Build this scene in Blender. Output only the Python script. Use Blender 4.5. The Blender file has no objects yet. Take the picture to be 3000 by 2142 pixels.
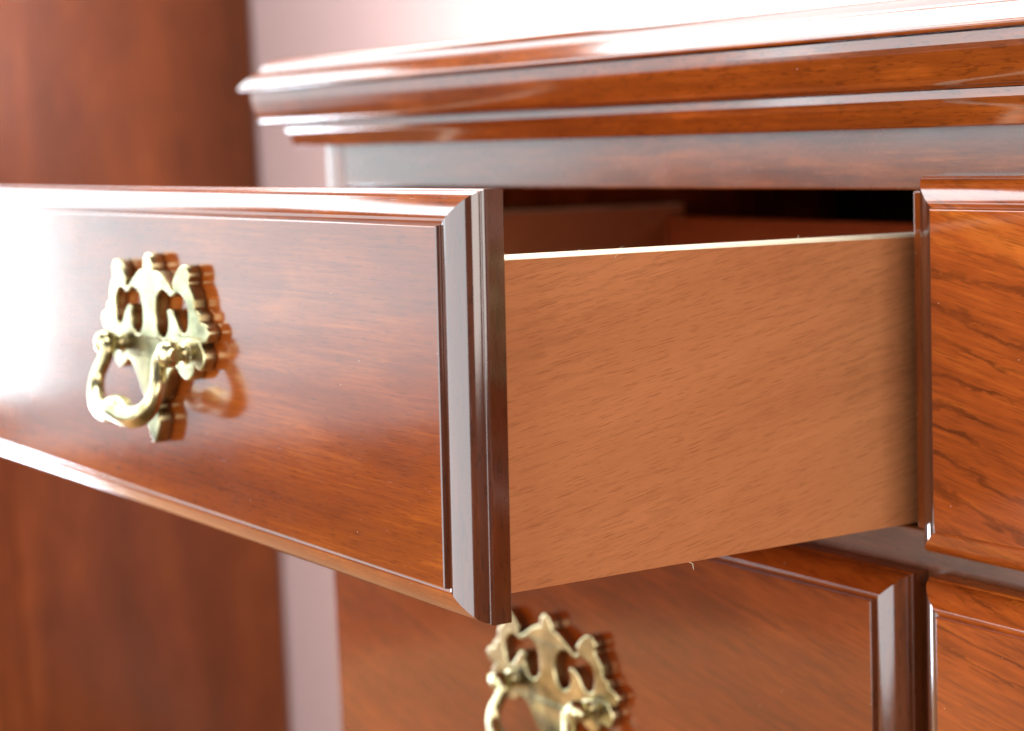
import bpy, bmesh, math, random
from mathutils import Vector, Matrix

scene = bpy.context.scene
COL = scene.collection
rnd = random.Random(7)

# ------------------------------------------------------------------ camera
def look(yaw, pitch, roll):
    sy, cy = math.sin(yaw), math.cos(yaw); sp, cp = math.sin(pitch), math.cos(pitch)
    fwd = Vector((-sy*cp, cy*cp, sp)); right = Vector((cy, sy, 0)); up = right.cross(fwd)
    cr, sr = math.cos(roll), math.sin(roll)
    r2 = right*cr + up*sr; u2 = -right*sr + up*cr
    m = Matrix((r2, u2, -fwd)).transposed()
    return m.to_4x4()
cam_d = bpy.data.cameras.new('camera'); cam = bpy.data.objects.new('camera', cam_d); COL.objects.link(cam)
cam.matrix_world = Matrix.Translation((0.53094, -0.53946, 0.03651)) @ look(0.97949, -0.12424, -0.04049)
cam_d.sensor_width = 36.0; cam_d.lens = 4234.7/2275*36.0
cam_d.clip_start = 0.01; cam_d.clip_end = 50
cam_d.dof.use_dof = True; cam_d.dof.focus_distance = 0.66; cam_d.dof.aperture_fstop = 8.5
scene.camera = cam

# ------------------------------------------------------------------ world + lamps
w = bpy.data.worlds.new('World'); scene.world = w; w.use_nodes = True
bg = w.node_tree.nodes['Background']; bg.inputs[0].default_value = (1.0, 0.93, 0.9, 1); bg.inputs[1].default_value = 0.15

def area_lamp(name, loc, target, sx, sy, radiance, col, spread=180):
    l = bpy.data.lights.new(name, 'AREA'); l.shape = 'RECTANGLE'; l.size = sx; l.size_y = sy
    l.energy = radiance*math.pi*sx*sy; l.color = col; l.spread = math.radians(spread)
    o = bpy.data.objects.new(name, l); COL.objects.link(o)
    o.location = loc
    o.rotation_euler = (Vector(target)-Vector(loc)).to_track_quat('-Z', 'Y').to_euler()
    return o
COOL = (0.84, 0.945, 1.0)
area_lamp('window_light_left', (-3.5, -0.62, 0.75), (0, -0.62, 0.75), 1.5, 2.4, 8.5, (0.78, 0.94, 1.0))
area_lamp('low_highlight_light', (-1.9, -0.17, -0.53), (0, -0.17, -0.53), 0.56, 0.46, 26.0, (0.78, 0.88, 1.0))  # unseen low panel added for bright rims on the left-hand lips
area_lamp('window_light_side', (-3.5, -2.3, 0.21), (0, -2.3, 0.21), 2.0, 1.08, 3.7, (0.66, 0.92, 1.0))
area_lamp('side_fade_strip', (-3.5, -2.3, -0.39), (0, -2.3, -0.39), 2.0, 0.12, 2.8, (0.70, 0.92, 1.0))  # unseen strips added below the side window so its reflection fades downwards
area_lamp('side_fade_strip', (-3.5, -2.3, -0.515), (0, -2.3, -0.515), 2.0, 0.13, 1.8, (0.74, 0.92, 1.0))  # second added strip, weaker
area_lamp('window_light_side_upper', (-3.5, -2.3, 2.5), (0, -2.3, 2.5), 2.0, 2.4, 12.0, COOL)
area_lamp('window_light_front', (-0.25, -1.9, 0.11), (-0.25, 0, 0.11), 2.4, 1.78, 5.2, (0.88, 0.96, 1.0))
area_lamp('window_light_corner', (-3.1, -3.5, 0.5), (-0.2, 0, 0.5), 1.2, 1.3, 6.5, (0.76, 0.93, 1.0))
area_lamp('fill_light_right', (2.5, -1.0, 0.5), (0, -0.1, 0.0), 1.7, 1.7, 6.6, (1.0, 0.94, 0.88))  # fill added out of view to light the open drawer's side board
area_lamp('overhead_panel_light', (-1.5, -0.1, 2.0), (-1.5, -0.1, 0), 2.4, 1.0, 18.0, (0.90, 0.97, 1.0))  # unseen panel added overhead to whiten the nosing and upper lips
area_lamp('window_light_behind', (-1.1, 0.462, 1.05), (-1.1, -1, 1.05), 2.0, 1.1, 9.0, (1.0, 0.99, 0.98))
area_lamp('wall_wash_light', (-0.30, 0.0, 0.37), (-0.42, 0.47, 0.15), 0.3, 0.25, 110.0, (1.0, 0.99, 0.98), 100)  # unseen area light added to whiten the wall behind the chest
# sunshine falling on the floor in front of the chest
sp = bpy.data.lights.new('sunlit_floor_light', 'SPOT'); sp.energy = 2400; sp.color = (1.0, 0.86, 0.66); sp.spot_size = math.radians(34); sp.spot_blend = 0.4; sp.shadow_soft_size = 0.05
so = bpy.data.objects.new('sunlit_floor_light', sp); COL.objects.link(so); so.location = (-2.4, -2.4, 1.1)
so.rotation_euler = (Vector((-1.35, -0.75, -0.78))-so.location).to_track_quat('-Z', 'Y').to_euler()

scene.view_settings.view_transform = 'Standard'; scene.view_settings.look = 'None'
scene.view_settings.exposure = 0.0; scene.view_settings.gamma = 1.0
scene.render.engine = 'CYCLES'
scene.cycles.use_denoising = True
scene.cycles.max_bounces = 8

# ------------------------------------------------------------------ materials
def nodes(name):
    m = bpy.data.materials.new(name); m.use_nodes = True
    nt = m.node_tree; return m, nt, nt.nodes['Principled BSDF']
def N(nt, t, **k):
    n = nt.nodes.new(t)
    for a, b in k.items(): setattr(n, a, b)
    return n
def wood(name, dark, mid, light, axis='X', angle=0.0, rough=0.42, coat=1.0, coat_rough=0.09, fig=1.0, pore=0.5,
         scale=1.0, ring=16, ringw=0.42, fib=(22, 460), mott=0.22, seed=0.0, pore_len=14, spec=0.0, wave=0.35, pore_col=None, bump=0.02, pf_=900, coat_ior=1.58):
    m, nt, b = nodes(name); L = nt.links.new
    tc = N(nt, 'ShaderNodeTexCoord'); oi = N(nt, 'ShaderNodeObjectInfo')
    rot = N(nt, 'ShaderNodeMapping')
    # bring the grain direction onto the texture's X axis
    rot.inputs['Rotation'].default_value = {'X': (0, angle, 0), 'Y': (angle, 0, -math.pi/2), 'Z': (0, math.pi/2+angle, 0)}[axis]
    if axis == 'Y':
        pre = N(nt, 'ShaderNodeMapping'); pre.inputs['Rotation'].default_value = (angle, 0, 0)
        rot.inputs['Rotation'].default_value = (0, 0, -math.pi/2)
        L(tc.outputs['Object'], pre.inputs[0]); L(pre.outputs[0], rot.inputs[0])
    else:
        L(tc.outputs['Object'], rot.inputs[0])
    off = N(nt, 'ShaderNodeMath', operation='MULTIPLY_ADD'); off.inputs[1].default_value = 37.0; off.inputs[2].default_value = seed
    L(oi.outputs['Random'], off.inputs[0])
    def noise(sc, detail, dist=0.0, rough_=0.6):
        mp = N(nt, 'ShaderNodeMapping'); mp.inputs['Scale'].default_value = sc
        L(rot.outputs[0], mp.inputs[0])
        n = N(nt, 'ShaderNodeTexNoise', noise_dimensions='4D'); n.inputs['Scale'].default_value = 1.0
        n.inputs['Detail'].default_value = detail; n.inputs['Distortion'].default_value = dist; n.inputs['Roughness'].default_value = rough_
        L(mp.outputs[0], n.inputs['Vector']); L(off.outputs[0], n.inputs['W']); return n
    s = scale
    n1 = noise((5*s, 26*s, 26*s), 5, 0.6)          # broad figure
    n2 = noise((fib[0], fib[1], fib[1]), 4, 0.2)       # fibre
    n3 = noise((2200/pore_len, pf_, pf_), 2, 0.1, 0.5)       # pores
    n4 = noise((34*s, 60*s, 60*s), 4, 0.8)         # flame mottling
    # growth-ring lines
    mpw = N(nt, 'ShaderNodeMapping'); mpw.inputs['Scale'].default_value = (0.9, 1, 1); L(rot.outputs[0], mpw.inputs[0])
    addv = N(nt, 'ShaderNodeVectorMath', operation='MULTIPLY_ADD')
    L(n1.outputs['Color'], addv.inputs[0]); addv.inputs[1].default_value = (0.05, 0.05, 0.05); L(mpw.outputs[0], addv.inputs[2])
    wv = N(nt, 'ShaderNodeTexWave', wave_type='BANDS', bands_direction='Z' if axis != 'Z' else 'X')
    if axis == 'Z': wv.bands_direction = 'Y'
    wv.inputs['Scale'].default_value = ring*s; wv.inputs['Distortion'].default_value = 4.0; wv.inputs['Detail'].default_value = 5; wv.inputs['Detail Roughness'].default_value = 0.65
    wv.inputs['Detail Scale'].default_value = 1.2
    L(addv.outputs[0], wv.inputs[0])
    def mix(a, bb, f):
        x = N(nt, 'ShaderNodeMix', data_type='FLOAT'); x.inputs[0].default_value = f
        L(a, x.inputs[2]); L(bb, x.inputs[3]); return x.outputs[0]
    v = mix(n1.outputs['Fac'], n4.outputs['Fac'], mott)
    v = mix(v, n2.outputs['Fac'], 0.3)
    cr = N(nt, 'ShaderNodeValToRGB'); e = cr.color_ramp
    e.elements[0].position = 0.5-0.17/fig; e.elements[0].color = (*dark, 1)
    e.elements[1].position = 0.5+0.15/fig; e.elements[1].color = (*light, 1)
    k = e.elements.new(0.5); k.color = (*mid, 1)
    L(v, cr.inputs[0])
    # dark ring lines
    wr = N(nt, 'ShaderNodeValToRGB'); wr.color_ramp.elements[0].position = 0.0; wr.color_ramp.elements[0].color = (1-wave,)*3+(1,)
    wr.color_ramp.elements[1].position = ringw; wr.color_ramp.elements[1].color = (1, 1, 1, 1)
    L(wv.outputs['Fac'], wr.inputs[0])
    mm = N(nt, 'ShaderNodeMix', data_type='RGBA', blend_type='MULTIPLY')
    vr = N(nt, 'ShaderNodeMapRange'); vr.inputs[1].default_value = 0.42; vr.inputs[2].default_value = 0.62; L(noise((9, 16, 16), 3, 0.5).outputs['Fac'], vr.inputs[0]); L(vr.outputs[0], mm.inputs[0])
    L(cr.outputs[0], mm.inputs[6]); L(wr.outputs[0], mm.inputs[7])
    pr = N(nt, 'ShaderNodeValToRGB'); pr.color_ramp.elements[0].position = 0.36; pr.color_ramp.elements[0].color = (1, 1, 1, 1)
    pr.color_ramp.elements[1].position = 0.44; pr.color_ramp.elements[1].color = (0, 0, 0, 1)
    L(n3.outputs['Fac'], pr.inputs[0])
    pf = N(nt, 'ShaderNodeMath', operation='MULTIPLY'); pf.inputs[1].default_value = pore; L(pr.outputs[0], pf.inputs[0])
    m2 = N(nt, 'ShaderNodeMix', data_type='RGBA'); L(pf.outputs[0], m2.inputs[0]); L(mm.outputs[2], m2.inputs[6])
    m2.inputs[7].default_value = (*(pore_col or [c*0.6 for c in dark]), 1)
    nd = N(nt, 'ShaderNodeTexVoronoi'); nd.inputs['Scale'].default_value = 210; L(tc.outputs['Object'], nd.inputs['Vector'])
    dl = N(nt, 'ShaderNodeMath', operation='LESS_THAN'); dl.inputs[1].default_value = 0.045; L(nd.outputs['Distance'], dl.inputs[0])
    ds = N(nt, 'ShaderNodeSeparateColor'); L(nd.outputs['Color'], ds.inputs[0])
    dg = N(nt, 'ShaderNodeMath', operation='GREATER_THAN'); dg.inputs[1].default_value = 0.88; L(ds.outputs[0], dg.inputs[0])
    dm = N(nt, 'ShaderNodeMath', operation='MULTIPLY'); L(dl.outputs[0], dm.inputs[0]); L(dg.outputs[0], dm.inputs[1])
    dx = N(nt, 'ShaderNodeMath', operation='MULTIPLY'); L(dm.outputs[0], dx.inputs[0]); dx.inputs[1].default_value = 0.45
    m3 = N(nt, 'ShaderNodeMix', data_type='RGBA'); L(dx.outputs[0], m3.inputs[0]); L(m2.outputs[2], m3.inputs[6]); m3.inputs[7].default_value = (0.75, 0.68, 0.6, 1)
    L(m3.outputs[2], b.inputs['Base Color'])
    b.inputs['Roughness'].default_value = rough; b.inputs['Specular IOR Level'].default_value = spec
    b.inputs['Coat IOR'].default_value = coat_ior; b.inputs['Coat Weight'].default_value = coat; b.inputs['Coat Roughness'].default_value = coat_rough
    # gloss unevenness: fine dust and rubbing on the lacquer
    ns = noise((30, 45, 45), 5, 0.3)
    mr = N(nt, 'ShaderNodeMapRange'); mr.inputs[3].default_value = coat_rough*0.7; mr.inputs[4].default_value = coat_rough*1.5
    L(ns.outputs['Fac'], mr.inputs[0]); L(mr.outputs[0], b.inputs['Coat Roughness'])
    sc_ = noise((70, 3200, 3200), 2, 0.4)
    sr = N(nt, 'ShaderNodeMapRange'); sr.inputs[1].default_value = 0.66; sr.inputs[2].default_value = 0.74; sr.inputs[4].default_value = 0.18; L(sc_.outputs['Fac'], sr.inputs[0])
    sa = N(nt, 'ShaderNodeMath', operation='ADD'); L(mr.outputs[0], sa.inputs[0]); L(sr.outputs[0], sa.inputs[1]); L(sa.outputs[0], b.inputs['Coat Roughness'])
    bp = N(nt, 'ShaderNodeBump'); bp.inputs['Strength'].default_value = 0.35; bp.inputs['Distance'].default_value = bump*0.01
    hm = mix(n3.outputs['Fac'], n2.outputs['Fac'], 0.6)
    L(hm, bp.inputs['Height']); L(bp.outputs[0], b.inputs['Normal'])
    # the lacquer film waves very gently
    bp2 = N(nt, 'ShaderNodeBump'); bp2.inputs['Strength'].default_value = 0.2; bp2.inputs['Distance'].default_value = 0.00012
    L(n4.outputs['Fac'], bp2.inputs['Height']); L(bp2.outputs[0], b.inputs['Coat Normal'])
    return m

def plain(name, col, rough=0.8, nscale=60, var=0.06, bump=0.0003):
    m, nt, b = nodes(name); L = nt.links.new
    tc = N(nt, 'ShaderNodeTexCoord'); n = N(nt, 'ShaderNodeTexNoise'); n.inputs['Scale'].default_value = nscale; n.inputs['Detail'].default_value = 5
    L(tc.outputs['Object'], n.inputs['Vector'])
    cr = N(nt, 'ShaderNodeValToRGB'); cr.color_ramp.elements[0].color = (*[c*(1-var) for c in col], 1); cr.color_ramp.elements[1].color = (*[min(1, c*(1+var)) for c in col], 1)
    L(n.outputs['Fac'], cr.inputs[0]); L(cr.outputs[0], b.inputs['Base Color']); b.inputs['Roughness'].default_value = rough; b.inputs['Specular IOR Level'].default_value = 0.15
    bp = N(nt, 'ShaderNodeBump'); bp.inputs['Strength'].default_value = 0.3; bp.inputs['Distance'].default_value = bump
    L(n.outputs['Fac'], bp.inputs['Height']); L(bp.outputs[0], b.inputs['Normal'])
    return m
MAHOG = dict(dark=(0.07, 0.014, 0.003), mid=(0.18, 0.036, 0.005), light=(0.39, 0.088, 0.010))
M_front = wood('mahogany_front', axis='X', fig=0.75, wave=0.12, pore=0.35, pf_=1500, pore_len=20, coat_rough=0.10, mott=0.12, fib=(20, 700), dark=(0.09, 0.014, 0.002), mid=(0.18, 0.032, 0.003), light=(0.36, 0.082, 0.006))
M_fig = wood('figured_mahogany', dark=(0.12, 0.021, 0.004), mid=(0.28, 0.052, 0.007), light=(0.48, 0.122, 0.015), axis='X', angle=-0.2, fig=0.9, wave=0.7, ring=26, ringw=0.17, pore=0.4, pore_len=30, pf_=1300, scale=1.0)
M_red = wood('red_mahogany', ring=20, ringw=0.25, pf_=1300, pore_len=30, dark=(0.05, 0.008, 0.002), mid=(0.13, 0.019, 0.002), light=(0.25, 0.046, 0.005), axis='X', angle=-0.2, fig=0.8, wave=0.15, pore=0.3, scale=0.8)
M_rail = wood('mahogany_rail', axis='X', coat_rough=0.24, fig=1.0, wave=0.25, ring=20, pore=0.3, scale=1.0, dark=(0.07, 0.02, 0.007), mid=(0.14, 0.036, 0.010), light=(0.30, 0.080, 0.018))
M_mould = wood('mahogany_moulding', axis='X', fig=0.8, wave=0.15, pore=0.4, **MAHOG)
M_post = wood('mahogany_upright', axis='Z', fig=0.7, wave=0.1, pore=0.3, **MAHOG)
M_edge = wood('stained_end_grain', coat_ior=1.74, axis='Z', fig=0.8, wave=0.1, pore=0.4, dark=(0.04, 0.010, 0.004), mid=(0.075, 0.018, 0.007), light=(0.14, 0.032, 0.010))
M_box = wood('plain_drawer_wood', dark=(0.36, 0.120, 0.042), mid=(0.47, 0.172, 0.064), light=(0.55, 0.22, 0.085), axis='Y', angle=-0.19, rough=0.5,
             coat=0.10, coat_rough=0.3, fig=0.62, wave=0.12, ring=55, ringw=0.5, pore=0.38, pore_len=16, pf_=2600, fib=(60, 1500), mott=0.2, spec=0.3, pore_col=(0.17, 0.05, 0.016), bump=0.05)
M_boxtop = wood('drawer_edge_painted_lit', dark=(0.60, 0.48, 0.30), mid=(0.72, 0.60, 0.42), light=(0.80, 0.70, 0.50), axis='Y', rough=0.4, coat=0.6, coat_rough=0.25,
                fig=0.6, wave=0.1, pore=0.2)  # light from above put into the colour, paler than the side boards
M_inside = wood('drawer_inside_wood', dark=(0.42, 0.105, 0.035), mid=(0.52, 0.135, 0.042), light=(0.60, 0.17, 0.05), axis='X', rough=0.55, coat=0.0, fig=0.7, wave=0.1)
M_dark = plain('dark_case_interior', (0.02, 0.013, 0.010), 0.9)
M_ward = wood('wardrobe_mahogany', dark=(0.06, 0.015, 0.004), mid=(0.125, 0.029, 0.008), light=(0.25, 0.062, 0.014), coat=0.55, axis='Z', fig=0.8, wave=0.08, pore=0.2, scale=0.4, coat_rough=0.2, rough=0.35)

def brass(name):
    m, nt, b = nodes(name); L = nt.links.new
    tc = N(nt, 'ShaderNodeTexCoord'); n = N(nt, 'ShaderNodeTexNoise'); n.inputs['Scale'].default_value = 60; n.inputs['Detail'].default_value = 5
    L(tc.outputs['Object'], n.inputs['Vector'])
    cr = N(nt, 'ShaderNodeValToRGB'); cr.color_ramp.elements[0].position = 0.3; cr.color_ramp.elements[0].color = (0.16, 0.125, 0.05, 1)
    cr.color_ramp.elements[1].position = 0.62; cr.color_ramp.elements[1].color = (0.60, 0.51, 0.29, 1)
    L(n.outputs['Fac'], cr.inputs[0]); L(cr.outputs[0], b.inputs['Base Color'])
    b.inputs['Metallic'].default_value = 1.0; b.inputs['Roughness'].default_value = 0.27
    bp = N(nt, 'ShaderNodeBump'); bp.inputs['Strength'].default_value = 0.25; bp.inputs['Distance'].default_value = 0.0004
    L(n.outputs['Fac'], bp.inputs['Height']); L(bp.outputs[0], b.inputs['Normal'])
    return m
M_brass = brass('antique_brass')

M_wall = plain('dusty_pink_wall_paint', (0.385, 0.26, 0.25))
M_floor = plain('dark_wood_floor', (0.12, 0.070, 0.035), 0.95, 30, 0.3, 0.0004)

# ------------------------------------------------------------------ helpers
def obj(name, bm, mats, parent=None, loc=(0, 0, 0), smooth=False, angle=35):
    me = bpy.data.meshes.new(name); bm.to_mesh(me); bm.free()
    if not isinstance(mats, (list, tuple)): mats = [mats]
    for m in mats: me.materials.append(m)
    o = bpy.data.objects.new(name, me); COL.objects.link(o); o.location = loc
    if parent: o.parent = parent
    if smooth:
        me.shade_smooth() if hasattr(me, 'shade_smooth') else [setattr(p, 'use_smooth', True) for p in me.polygons]
        try: me.set_sharp_from_angle(angle=math.radians(angle))
        except Exception: pass
    return o

def add_box(bm, x0, x1, y0, y1, z0, z1, bev=0.0, seg=2, mi=0):
    b2 = bmesh.new()
    vs = [b2.verts.new((x, y, z)) for x in (x0, x1) for y in (y0, y1) for z in (z0, z1)]
    for f in ((0, 1, 3, 2), (4, 6, 7, 5), (0, 4, 5, 1), (2, 3, 7, 6), (0, 2, 6, 4), (1, 5, 7, 3)):
        b2.faces.new([vs[i] for i in f])
    bmesh.ops.recalc_face_normals(b2, faces=b2.faces)
    if bev: bmesh.ops.bevel(b2, geom=b2.edges[:], offset=bev, segments=seg, affect='EDGES', profile=0.5)
    mp = {}
    for v in b2.verts: mp[v] = bm.verts.new(v.co)
    for f in b2.faces:
        nf = bm.faces.new([mp[v] for v in f.verts]); nf.material_index = mi
    b2.free()
def box(name, dims, mat, parent, bev=0.0012, seg=3):
    bm = bmesh.new(); add_box(bm, *dims, bev=bev, seg=seg)
    for f in bm.faces:
        f.normal_update(); f.smooth = max(abs(c) for c in f.normal) < 0.999   # the flat faces stay flat, only the eased edges are rounded
    return obj(name, bm, mat, parent)

def spline(pts, n=4, closed=False):
    out = []; L = len(pts)
    rng = range(L if closed else L-1)
    for i in rng:
        p0 = pts[(i-1) % L] if closed or i > 0 else pts[0]; p1 = pts[i]; p2 = pts[(i+1) % L]
        p3 = pts[(i+2) % L] if closed or i+2 < L else pts[-1]
        for k in range(n):
            t = k/n
            out.append(tuple(0.5*((2*b)+(-a+c)*t+(2*a-5*b+4*c-d)*t*t+(-a+3*b-3*c+d)*t**3) for a, b, c, d in zip(p0, p1, p2, p3)))
    if not closed: out.append(pts[-1])
    return out

# ------------------------------------------------------------------ setting
def struct(name, bm, mat):
    o = obj(name, bm, mat); o['kind'] = 'structure'; return o
FZ = -0.78; TOPZ = 0.082; WALLY = 0.47
bm = bmesh.new(); add_box(bm, -3.4, 3.2, WALLY, WALLY+0.12, FZ+0.002, 1.9); struct('wall', bm, M_wall)
bm = bmesh.new(); add_box(bm, -3.4, 3.2, -3.4, WALLY+0.1, FZ-0.05, FZ); struct('floor', bm, M_floor)

# ------------------------------------------------------------------ chest of drawers
WC = 0.465          # left corner of the case
XR = 0.52           # right corner of the case
chest = bpy.data.objects.new('chest_of_drawers', None); COL.objects.link(chest); chest.location = (0, 0.2, FZ)
chest['label'] = 'glossy red mahogany chest of drawers with its upper left drawer pulled out'
chest['category'] = 'chest of drawers'
inv = Vector((0, -0.2, -FZ))
body = bpy.data.objects  # noqa
def cpart(o):
    o.parent = chest; o.location = Vector(o.location)+inv; return o

def moulding(name, prof, mat, z_is_abs=True, back=0.43):
    """profile (s outwards, z) swept round left side, front and right side of the case with mitres; listed in runs so each run is smooth"""
    bm = bmesh.new()
    for run in prof:
        pts = run
        for side in ('L', 'F', 'R'):
            rows = []
            for s, z in pts:
                if side == 'F': a, b = (-WC-s, -s, z), (XR+s, -s, z)
                elif side == 'L': a, b = (-WC-s, back, z), (-WC-s, -s, z)
                else: a, b = (XR+s, -s, z), (XR+s, back, z)
                rows.append((bm.verts.new(a), bm.verts.new(b)))
            for i in range(len(rows)-1):
                f = bm.faces.new((rows[i][0], rows[i][1], rows[i+1][1], rows[i+1][0])); f.smooth = True
    return bm
mm = 0.001
# lower moulding: fillet and sloping cove
lowp = [[(0.0, .0302), (.0105, .0302)], [(.0105, .0302), (.0112, .0308)], spline([(.0112, .0308), (.0122, .0345), (.0134, .0385), (.0150, .0405)], 4), [(.0150, .0405), (.0150, .0436)], [(.0150, .0436), (.0, .0436)]]
# cornice: underside, bead, ogee, underside of the nosing
corn = [[(.0, .04375), (.0150, .04375), (.0215, .0443)], spline([(.0215, .0443), (.0244, .0449), (.0260, .0464), (.0269, .0488), (.0276, .0518), (.0282, .0548), (.0287, .0574), (.0289, .0594)], 4), [(.0289, .0594), (.0290, .0632)], [(.0290, .0632), (0, .0633)]]
# table top: nosing, recess, stepped upper edge
topp = [[(.0, .0636), (.0334, .0638)], spline([(.0334, .0638), (.0343, .0644), (.0344, .0653), (.0338, .0664), (.0322, .0682), (.0302, .0702), (.0280, .0722), (.0262, .0736)], 5), [(.0262, .0736), (.0250, .0738)], [(.0250, .0738), (.0243, .0756)],
        spline([(.0243, .0756), (.0230, .0776), (.0205, .0794), (.0165, .0806), (.0120, .0812)], 4), [(.0120, .0812), (-.05, .0820)]]
bm = moulding('m', lowp, M_mould); cpart(obj('lower_moulding', bm, M_mould))
bm = moulding('m', corn, M_mould); cpart(obj('cornice_moulding', bm, M_mould))
bm = moulding('m', topp, M_mould)
f = bm.faces.new([bm.verts.new(p) for p in ((-WC+.05, .05, .0820), (XR-.05, .05, .0820), (XR-.05, .43, .0820), (-WC+.05, .43, .0820))])
cpart(obj('tabletop', bm, M_mould))

OPZ1 = 0.0064; OPZ0 = -0.1262      # opening of the upper row
ZL = -0.1542                       # top of the panel of the second row
H1 = 0.12; H2 = 0.165; H3 = 0.19
OUT = 0.0135; TH = 0.0185
Z3 = ZL-H2-0.034
rowbot = [ -H1, ZL-H2, Z3-H3]
XO1 = 0.0080; XO0 = -0.4515
def fp(name, dims, mat=None, bev=0.0009): return cpart(box(name, dims, mat or M_rail, None, bev))
fp('top_rail', (-WC+.0272, XR-.0272, 0.0, 0.022, OPZ1, 0.0426), M_rail)
fp('rail', (-WC+.0272, XR-.0272, 0.0005, 0.022, -0.1485, OPZ0), M_rail)
fp('rail', (-WC+.0272, XR-.0272, 0.0005, 0.022, Z3+0.0065, ZL-H2-0.006), M_rail)
fp('bottom_rail', (-WC+.0272, XR-.0272, 0.0005, 0.022, FZ+.12, Z3-H3-0.006), M_rail)
fp('stile', (XO1, 0.0235, 0.0003, 0.030, OPZ0+.0001, OPZ1-.0001), M_post)
fp('stile', (XO1, 0.0235, 0.0003, 0.030, ZL-H2-.0058, -0.1487), M_post)
fp('stile', (XO1, 0.0235, 0.0003, 0.030, Z3-H3-.0058, Z3+.0063), M_post)
# corner posts with a rounded front corner
for sx, x in ((-1, -WC), (1, XR)):
    bm = bmesh.new(); r = 0.009; prof = []
    for k in range(9):
        a = k/8*math.pi/2
        prof.append((x-sx*r+sx*r*math.sin(a), r-r*math.cos(a)))
    prof += [(x, 0.40), (x-sx*.014, 0.40), (x-sx*.014, 0.022), (x-sx*.027, 0.022), (x-sx*.027, 0.0)]
    lo = [bm.verts.new((p[0], p[1], FZ+.02)) for p in prof]; hi = [bm.verts.new((p[0], p[1], .0428)) for p in prof]
    n = len(prof)
    for i in range(n):
        bm.faces.new((lo[i], lo[(i+1) % n], hi[(i+1) % n], hi[i]))
    bm.faces.new(lo); bm.faces.new(hi)
    bmesh.ops.recalc_face_normals(bm, faces=bm.faces)
    cpart(obj('side_panel', bm, M_post, smooth=True, angle=40))
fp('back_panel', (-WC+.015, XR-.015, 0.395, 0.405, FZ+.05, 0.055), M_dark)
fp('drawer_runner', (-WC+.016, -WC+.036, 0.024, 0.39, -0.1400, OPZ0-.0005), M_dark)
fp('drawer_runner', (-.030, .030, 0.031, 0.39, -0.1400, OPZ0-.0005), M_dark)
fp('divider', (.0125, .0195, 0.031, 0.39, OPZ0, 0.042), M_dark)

# ---- drawers
PROF = [[(0, 0), (0.0003, 0.0001), (0.0005, 0.0003)], [(0.0005, 0.0003), (0.0008, 0.0021)],
        spline([(0.0008, 0.0021), (0.0013, 0.0020), (0.0022, 0.0018), (0.0034, 0.0019), (0.0050, 0.0024), (0.0068, 0.0032), (0.0086, 0.0043), (0.0102, 0.0056), (0.0114, 0.0070), (0.0122, 0.0084), (0.0126, 0.0096)], 4),
        [(0.0126, 0.0096), (0.0127, 0.0100), (0.0130, 0.0102)], spline([(0.0130, 0.0102), (0.0133, 0.0108), (0.0134, 0.0116), (0.0134, 0.0122)], 2),
        [(0.0134, 0.0122), (0.0134, 0.0181)], [(0.0134, 0.0181), (0.0130, TH)], [(0.0130, TH), (0.0, TH)]]
VS = 0.91     # the lip is a little narrower along top and bottom than at the ends
def front_mesh(W, H):
    """local: x from -W to 0, z from -H to 0, face at y=0, back at y=TH; panel then mitred lip"""
    bm = bmesh.new()
    # panel as a grid so that it is not perfectly flat
    nx, nz = 24, 8
    g = [[bm.verts.new((-W+W*i/nx, 0, -H+H*j/nz)) for j in range(nz+1)] for i in range(nx+1)]
    for i in range(nx):
        for j in range(nz): f = bm.faces.new((g[i][j], g[i+1][j], g[i+1][j+1], g[i][j+1])); f.smooth = True
    for run in PROF:
        for side in range(4):
            rows = []
            for s, y in run:
                q = s*VS; c = [(-W-s, y, -H-q), (s, y, -H-q), (s, y, q), (-W-s, y, q)]
                rows.append((bm.verts.new(c[side]), bm.verts.new(c[(side+1) % 4])))
            for i in range(len(rows)-1):
                f = bm.faces.new((rows[i+1][0], rows[i+1][1], rows[i][1], rows[i][0])); f.smooth = True
                f.material_index = 1 if side in (1, 3) else 0
    f = bm.faces.new([bm.verts.new(p) for p in ((-W, TH, -H), (-W, TH, 0), (0, TH, 0), (0, TH, -H))])
    return bm

# ---- brass pull
HALF = [(0, 0), (2.6, -1.2), (4.6, -4.2), (5.2, -6.8), (9.0, -7.6), (13.0, -9.6), (17.5, -12.2), (22.5, -15.2), (25.2, -14.6), (24.6, -11.6), (27.4, -8.0), (31.0, -5.2), (35.0, -3.8), (38.2, -4.8), (40.0, -8.0), (39.2, -11.4),
        (41.4, -13.8), (43.8, -17.8), (44.4, -21.6), (48.2, -23.6), (48.6, -26.2), (52.6, -27.4), (55.6, -30.4), (53.4, -34.4), (48.4, -35.2), (50.6, -38.0), (51.2, -42.4), (47.4, -46.4),
        (42.6, -45.2), (40.2, -48.8), (35.0, -51.2), (29.0, -49.4), (25.2, -46.6), (20.2, -48.4), (15.8, -52.4), (12.4, -57.6), (8.6, -61.4), (4.2, -63.0), (3.8, -65.6), (6.2, -68.6), (6.2, -72.4), (4.0, -76.8), (1.6, -80.2), (0, -80.8)]
HOLE = [(7.2, -21.0), (8.8, -18.2), (12.4, -15.6), (17.4, -15.2), (22.8, -17.6), (28.0, -15.8), (33.0, -16.6), (37.0, -20.4), (38.0, -25.4), (36.6, -30.4), (32.6, -32.2), (28.6, -29.6), (25.6, -25.6), (21.4, -22.8), (18.4, -23.8), (19.6, -27.4),
        (18.6, -31.6), (15.0, -34.8), (10.6, -34.6), (7.2, -31.0), (6.2, -26.0)]
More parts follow.
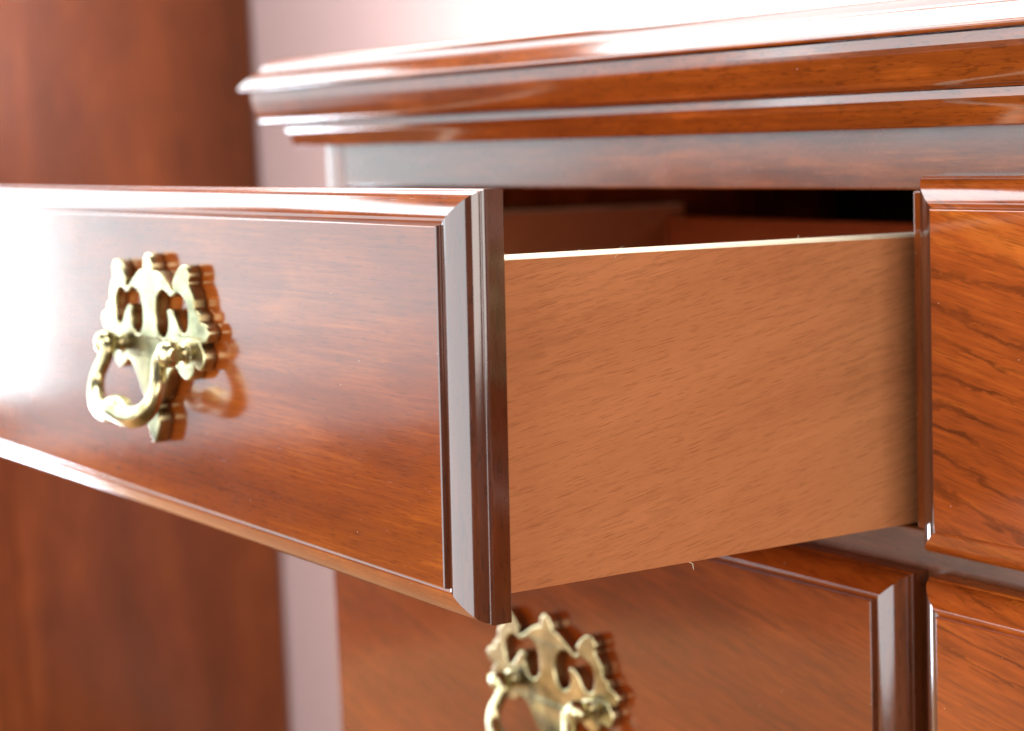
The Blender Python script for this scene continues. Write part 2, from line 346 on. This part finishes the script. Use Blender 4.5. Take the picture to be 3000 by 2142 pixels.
def backplate_mesh(T=0.0052):
    out = HALF + [(-u, v) for u, v in reversed(HALF[1:-1])]
    out = spline(out, 3, True)
    hr = spline(HOLE, 3, True); hl = [(-u, v) for u, v in reversed(hr)]
    loops = [out, hr, hl]
    cu = bpy.data.curves.new('c', 'CURVE'); cu.dimensions = '2D'; cu.fill_mode = 'BOTH'
    for lp in loops:
        sp = cu.splines.new('POLY'); sp.points.add(len(lp)-1); sp.use_cyclic_u = True
        for i, (u, v) in enumerate(lp): sp.points[i].co = (u*mm, v*mm, 0, 1)
    cu.extrude = T/2-0.0007; cu.bevel_depth = 0.0007; cu.bevel_resolution = 2; cu.offset = -0.0007
    o = bpy.data.objects.new('c', cu); COL.objects.link(o)
    dg = bpy.context.evaluated_depsgraph_get(); me = bpy.data.meshes.new_from_object(o.evaluated_get(dg))
    bpy.data.objects.remove(o); bpy.data.curves.remove(cu)
    bm = bmesh.new(); bm.from_mesh(me); bpy.data.meshes.remove(me)
    # stand upright: curve XY -> XZ, front to -Y, back on y=0; gently domed
    for v in bm.verts:
        x, y, z = v.co
        v.co = (x, -z-T/2 - 0.0012*(1-(x/0.055)**2)*(1 if z > 0 else 0), y)
    bmesh.ops.recalc_face_normals(bm, faces=bm.faces)
    return bm
def tube(bm, pts, rad, seg=14, cap=True):
    """pts: list of Vector; rad: list"""
    rings = []; up0 = Vector((0, 1, 0))
    for i, p in enumerate(pts):
        t = (pts[min(i+1, len(pts)-1)]-pts[max(i-1, 0)]).normalized()
        a = up0 - t*up0.dot(t); a.normalize(); b = t.cross(a); up0 = a
        rings.append([bm.verts.new(p+(a*math.cos(2*math.pi*k/seg)+b*math.sin(2*math.pi*k/seg))*rad[i]) for k in range(seg)])
    for r0, r1 in zip(rings, rings[1:]):
        for k in range(seg): bm.faces.new((r0[k], r0[(k+1) % seg], r1[(k+1) % seg], r1[k]))
    if cap:
        bm.faces.new(rings[0]); bm.faces.new(list(reversed(rings[-1])))
    return rings
def bail_mesh():
    P = [(-40, -40, 12.5), (-35, -39.8, 13), (-30, -39.8, 13.4), (-27.6, -42.2, 14), (-29.0, -47, 15.4), (-31.4, -52.5, 17.2), (-30.4, -58.5, 19), (-25.6, -63.6, 20.5), (-17.6, -66.4, 21.5), (-8.6, -66.4, 22), (0, -64.6, 22)]
    R = [2.8, 2.9, 3.1, 3.2, 3.2, 3.3, 3.6, 4.2, 4.8, 5.2, 6.0]
    P2 = [(u, w_, y, r) for (u, w_, y), r in zip(P, R)]; P2 = P2 + [(-u, w_, y, r) for u, w_, y, r in reversed(P2[:-1])]
    S = spline(P2, 5)
    bm = bmesh.new(); tube(bm, [Vector((u*mm, -y*mm, w_*mm)) for u, w_, y, r in S], [r*mm for *_, r in S], 16)
    bmesh.ops.recalc_face_normals(bm, faces=bm.faces); return bm
def post_mesh(u):
    bm = bmesh.new()
    pr = [(0, 6.2), (4.6, 6.2), (5.6, 5.6), (6.2, 4.0), (8.2, 3.4), (9.2, 4.4), (11, 5.4), (13.4, 5.6), (15.6, 4.8), (17, 3.0), (17.6, 0.6)]
    S = spline(pr, 3)
    tube(bm, [Vector((u*mm, -a*mm, -40*mm)) for a, r in S], [max(r, .2)*mm for a, r in S], 20)
    bmesh.ops.recalc_face_normals(bm, faces=bm.faces); return bm
# tube() around a line along Y needs another start vector
_t = tube
def tube(bm, pts, rad, seg=14, cap=True):
    rings = []; t0 = (pts[1]-pts[0]).normalized(); up0 = Vector((0, 0, 1)) if abs(t0.y) > .9 else Vector((0, 1, 0))
    for i, p in enumerate(pts):
        t = (pts[min(i+1, len(pts)-1)]-pts[max(i-1, 0)]).normalized()
        a = up0 - t*up0.dot(t); a.normalize(); b = t.cross(a); up0 = a
        rings.append([bm.verts.new(p+(a*math.cos(2*math.pi*k/seg)+b*math.sin(2*math.pi*k/seg))*rad[i]) for k in range(seg)])
    for r0, r1 in zip(rings, rings[1:]):
        for k in range(seg): bm.faces.new((r0[k], r0[(k+1) % seg], r1[(k+1) % seg], r1[k]))
    if cap: bm.faces.new(rings[0]); bm.faces.new(list(reversed(rings[-1])))

plate_me = bail_me = None; post_mes = []
def pull(drawer, u, ztip):
    global plate_me, bail_me
    if plate_me is None:
        o = obj('handle_backplate', backplate_mesh(), M_brass, smooth=True, angle=40); plate_me = o.data
        b = obj('bail_handle', bail_mesh(), M_brass, smooth=True, angle=60); bail_me = b.data
        ps = []
        for s in (-1, 1):
            p = obj('handle_post', post_mesh(33*s), M_brass, smooth=True, angle=60); post_mes.append(p.data); ps.append(p)
        lst = [o, b]+ps
    else:
        lst = []
        for nm, me in (('handle_backplate', plate_me), ('bail_handle', bail_me), ('handle_post', post_mes[0]), ('handle_post', post_mes[1])):
            o = bpy.data.objects.new(nm, me); COL.objects.link(o); lst.append(o)
    for o in lst:
        o.parent = drawer; o.location = (u, -0.0003, ztip)

W = 0.4419
def make_drawer(x, y, z, H, mat, dx_handle, dz_handle, full=True, mat_side=None, tilt=0.0, handles=True, box_in=True):
    o = obj('drawer', front_mesh(W, H), [mat, M_edge], None)
    o.location = (x, y, z); cpart(o); o.rotation_euler = (tilt, 0, 0)
    if box_in:
        zt, zb = -0.0107, -H-.0049
        y1 = 0.458
        for x0, x1 in ((-0.010, 0.004), (-W-.004, -W+.010)):
            bm = bmesh.new()
            add_box(bm, x0, x1, TH+.0002, y1, zb, zt-.0012, bev=0.0)
            s = obj('drawer_side', bm, M_box, o)
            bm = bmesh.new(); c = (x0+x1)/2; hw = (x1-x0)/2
            # slightly rounded top edge of the side board, overhead light painted in as paler wood
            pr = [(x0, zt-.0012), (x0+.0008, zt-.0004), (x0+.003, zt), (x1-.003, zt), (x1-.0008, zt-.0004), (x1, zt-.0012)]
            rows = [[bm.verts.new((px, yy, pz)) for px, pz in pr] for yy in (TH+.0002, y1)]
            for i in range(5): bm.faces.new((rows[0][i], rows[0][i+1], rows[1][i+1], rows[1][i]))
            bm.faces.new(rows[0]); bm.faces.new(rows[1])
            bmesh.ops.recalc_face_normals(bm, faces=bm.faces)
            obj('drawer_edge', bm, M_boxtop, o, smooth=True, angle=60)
        bm = bmesh.new(); add_box(bm, -W+.0101, -.0101, y1-.014, y1-.001, zb+.012, zt-.009); obj('drawer_back', bm, M_inside, o)
        bm = bmesh.new(); add_box(bm, -W+.0102, -.0102, TH+.0004, y1-.0142, zb+.010, zb+.016); obj('drawer_bottom', bm, M_inside, o)
        for nm, p0, dv in (('splinter', (.0038, .102, -.1246), (.0005, .003, -.0045)), ('lint', (.002, .055, -.0107), (.001, .004, .0022)), ('lint', (.0035, .072, -.0105), (.0012, .005, .0026)), ('lint', (.0042, .071, -.0112), (.001, -.002, -.004)), ('lint', (.002, .157, -.0107), (.0, .001, .004))):
            bm = bmesh.new(); p0 = Vector(p0); dv = Vector(dv)
            dv = dv*(.75 if nm == 'splinter' else .5)
            tube(bm, [p0, p0+dv*.5+Vector((0, .0009, .0005)), p0+dv], [.00018, .00013, .00005] if nm == 'splinter' else [.00007, .00006, .00004], 6)
            obj(nm, bm, M_boxtop, o)
    if handles: pull(o, dx_handle, dz_handle)
    return o
D = 0.21117
TILT = -0.02447
# the tilt turns about the case's front edge: front face height at y=-D
dr = make_drawer(0, -D, D*0.02447, H1, M_front, -0.220, -0.0150, tilt=TILT)
dr['label'] = 'pulled-out drawer'
make_drawer(0.0210+OUT+W, -TH+.0003, 0, H1, M_fig, -0.221, -0.0150, box_in=False)
make_drawer(0, -TH+.0003, ZL, H2, M_red, -0.2155, ZL*0-0.0450, box_in=False)
make_drawer(0.0215+OUT+W, -TH+.0003, ZL, H2, M_fig, -0.221, -0.0450, box_in=False)
make_drawer(0, -TH+.0003, Z3, H3, M_fig, -0.2155, -0.0550, box_in=False)
make_drawer(0.0215+OUT+W, -TH+.0003, Z3, H3, M_fig, -0.221, -0.0550, box_in=False)

# ------------------------------------------------------------------ wardrobe against the same wall
ward = bpy.data.objects.new('cabinet', None); COL.objects.link(ward); ward.location = (-1.9, 0.25, FZ)
ward['label'] = 'tall dark reddish-brown wooden cabinet standing against the pink wall beyond the chest'
ward['category'] = 'cabinet'
winv = Vector((1.9, -0.25, -FZ))
def wp(name, dims, mat=M_ward, bev=.002):
    o = box(name, dims, mat, ward, bev); o.location = winv; return o
wx = -1.475
wp('carcass', (-2.4, wx-.012, .105, WALLY-.004, FZ+.01, .4595))
wp('cabinet_top', (-2.43, wx+.02, .065, WALLY-.004, .4602, .482))
wp('side_stile', (wx-.0118, wx, .105, .145, FZ+.01, .46))
wp('side_panel', (wx-.0118, wx-.003, .1452, WALLY-.0045, FZ+.01, .4595))
wp('door', (-1.93, wx-.03, .083, .1045, FZ+.08, .44))
wp('door', (-2.38, -1.935, .083, .1045, FZ+.08, .44))
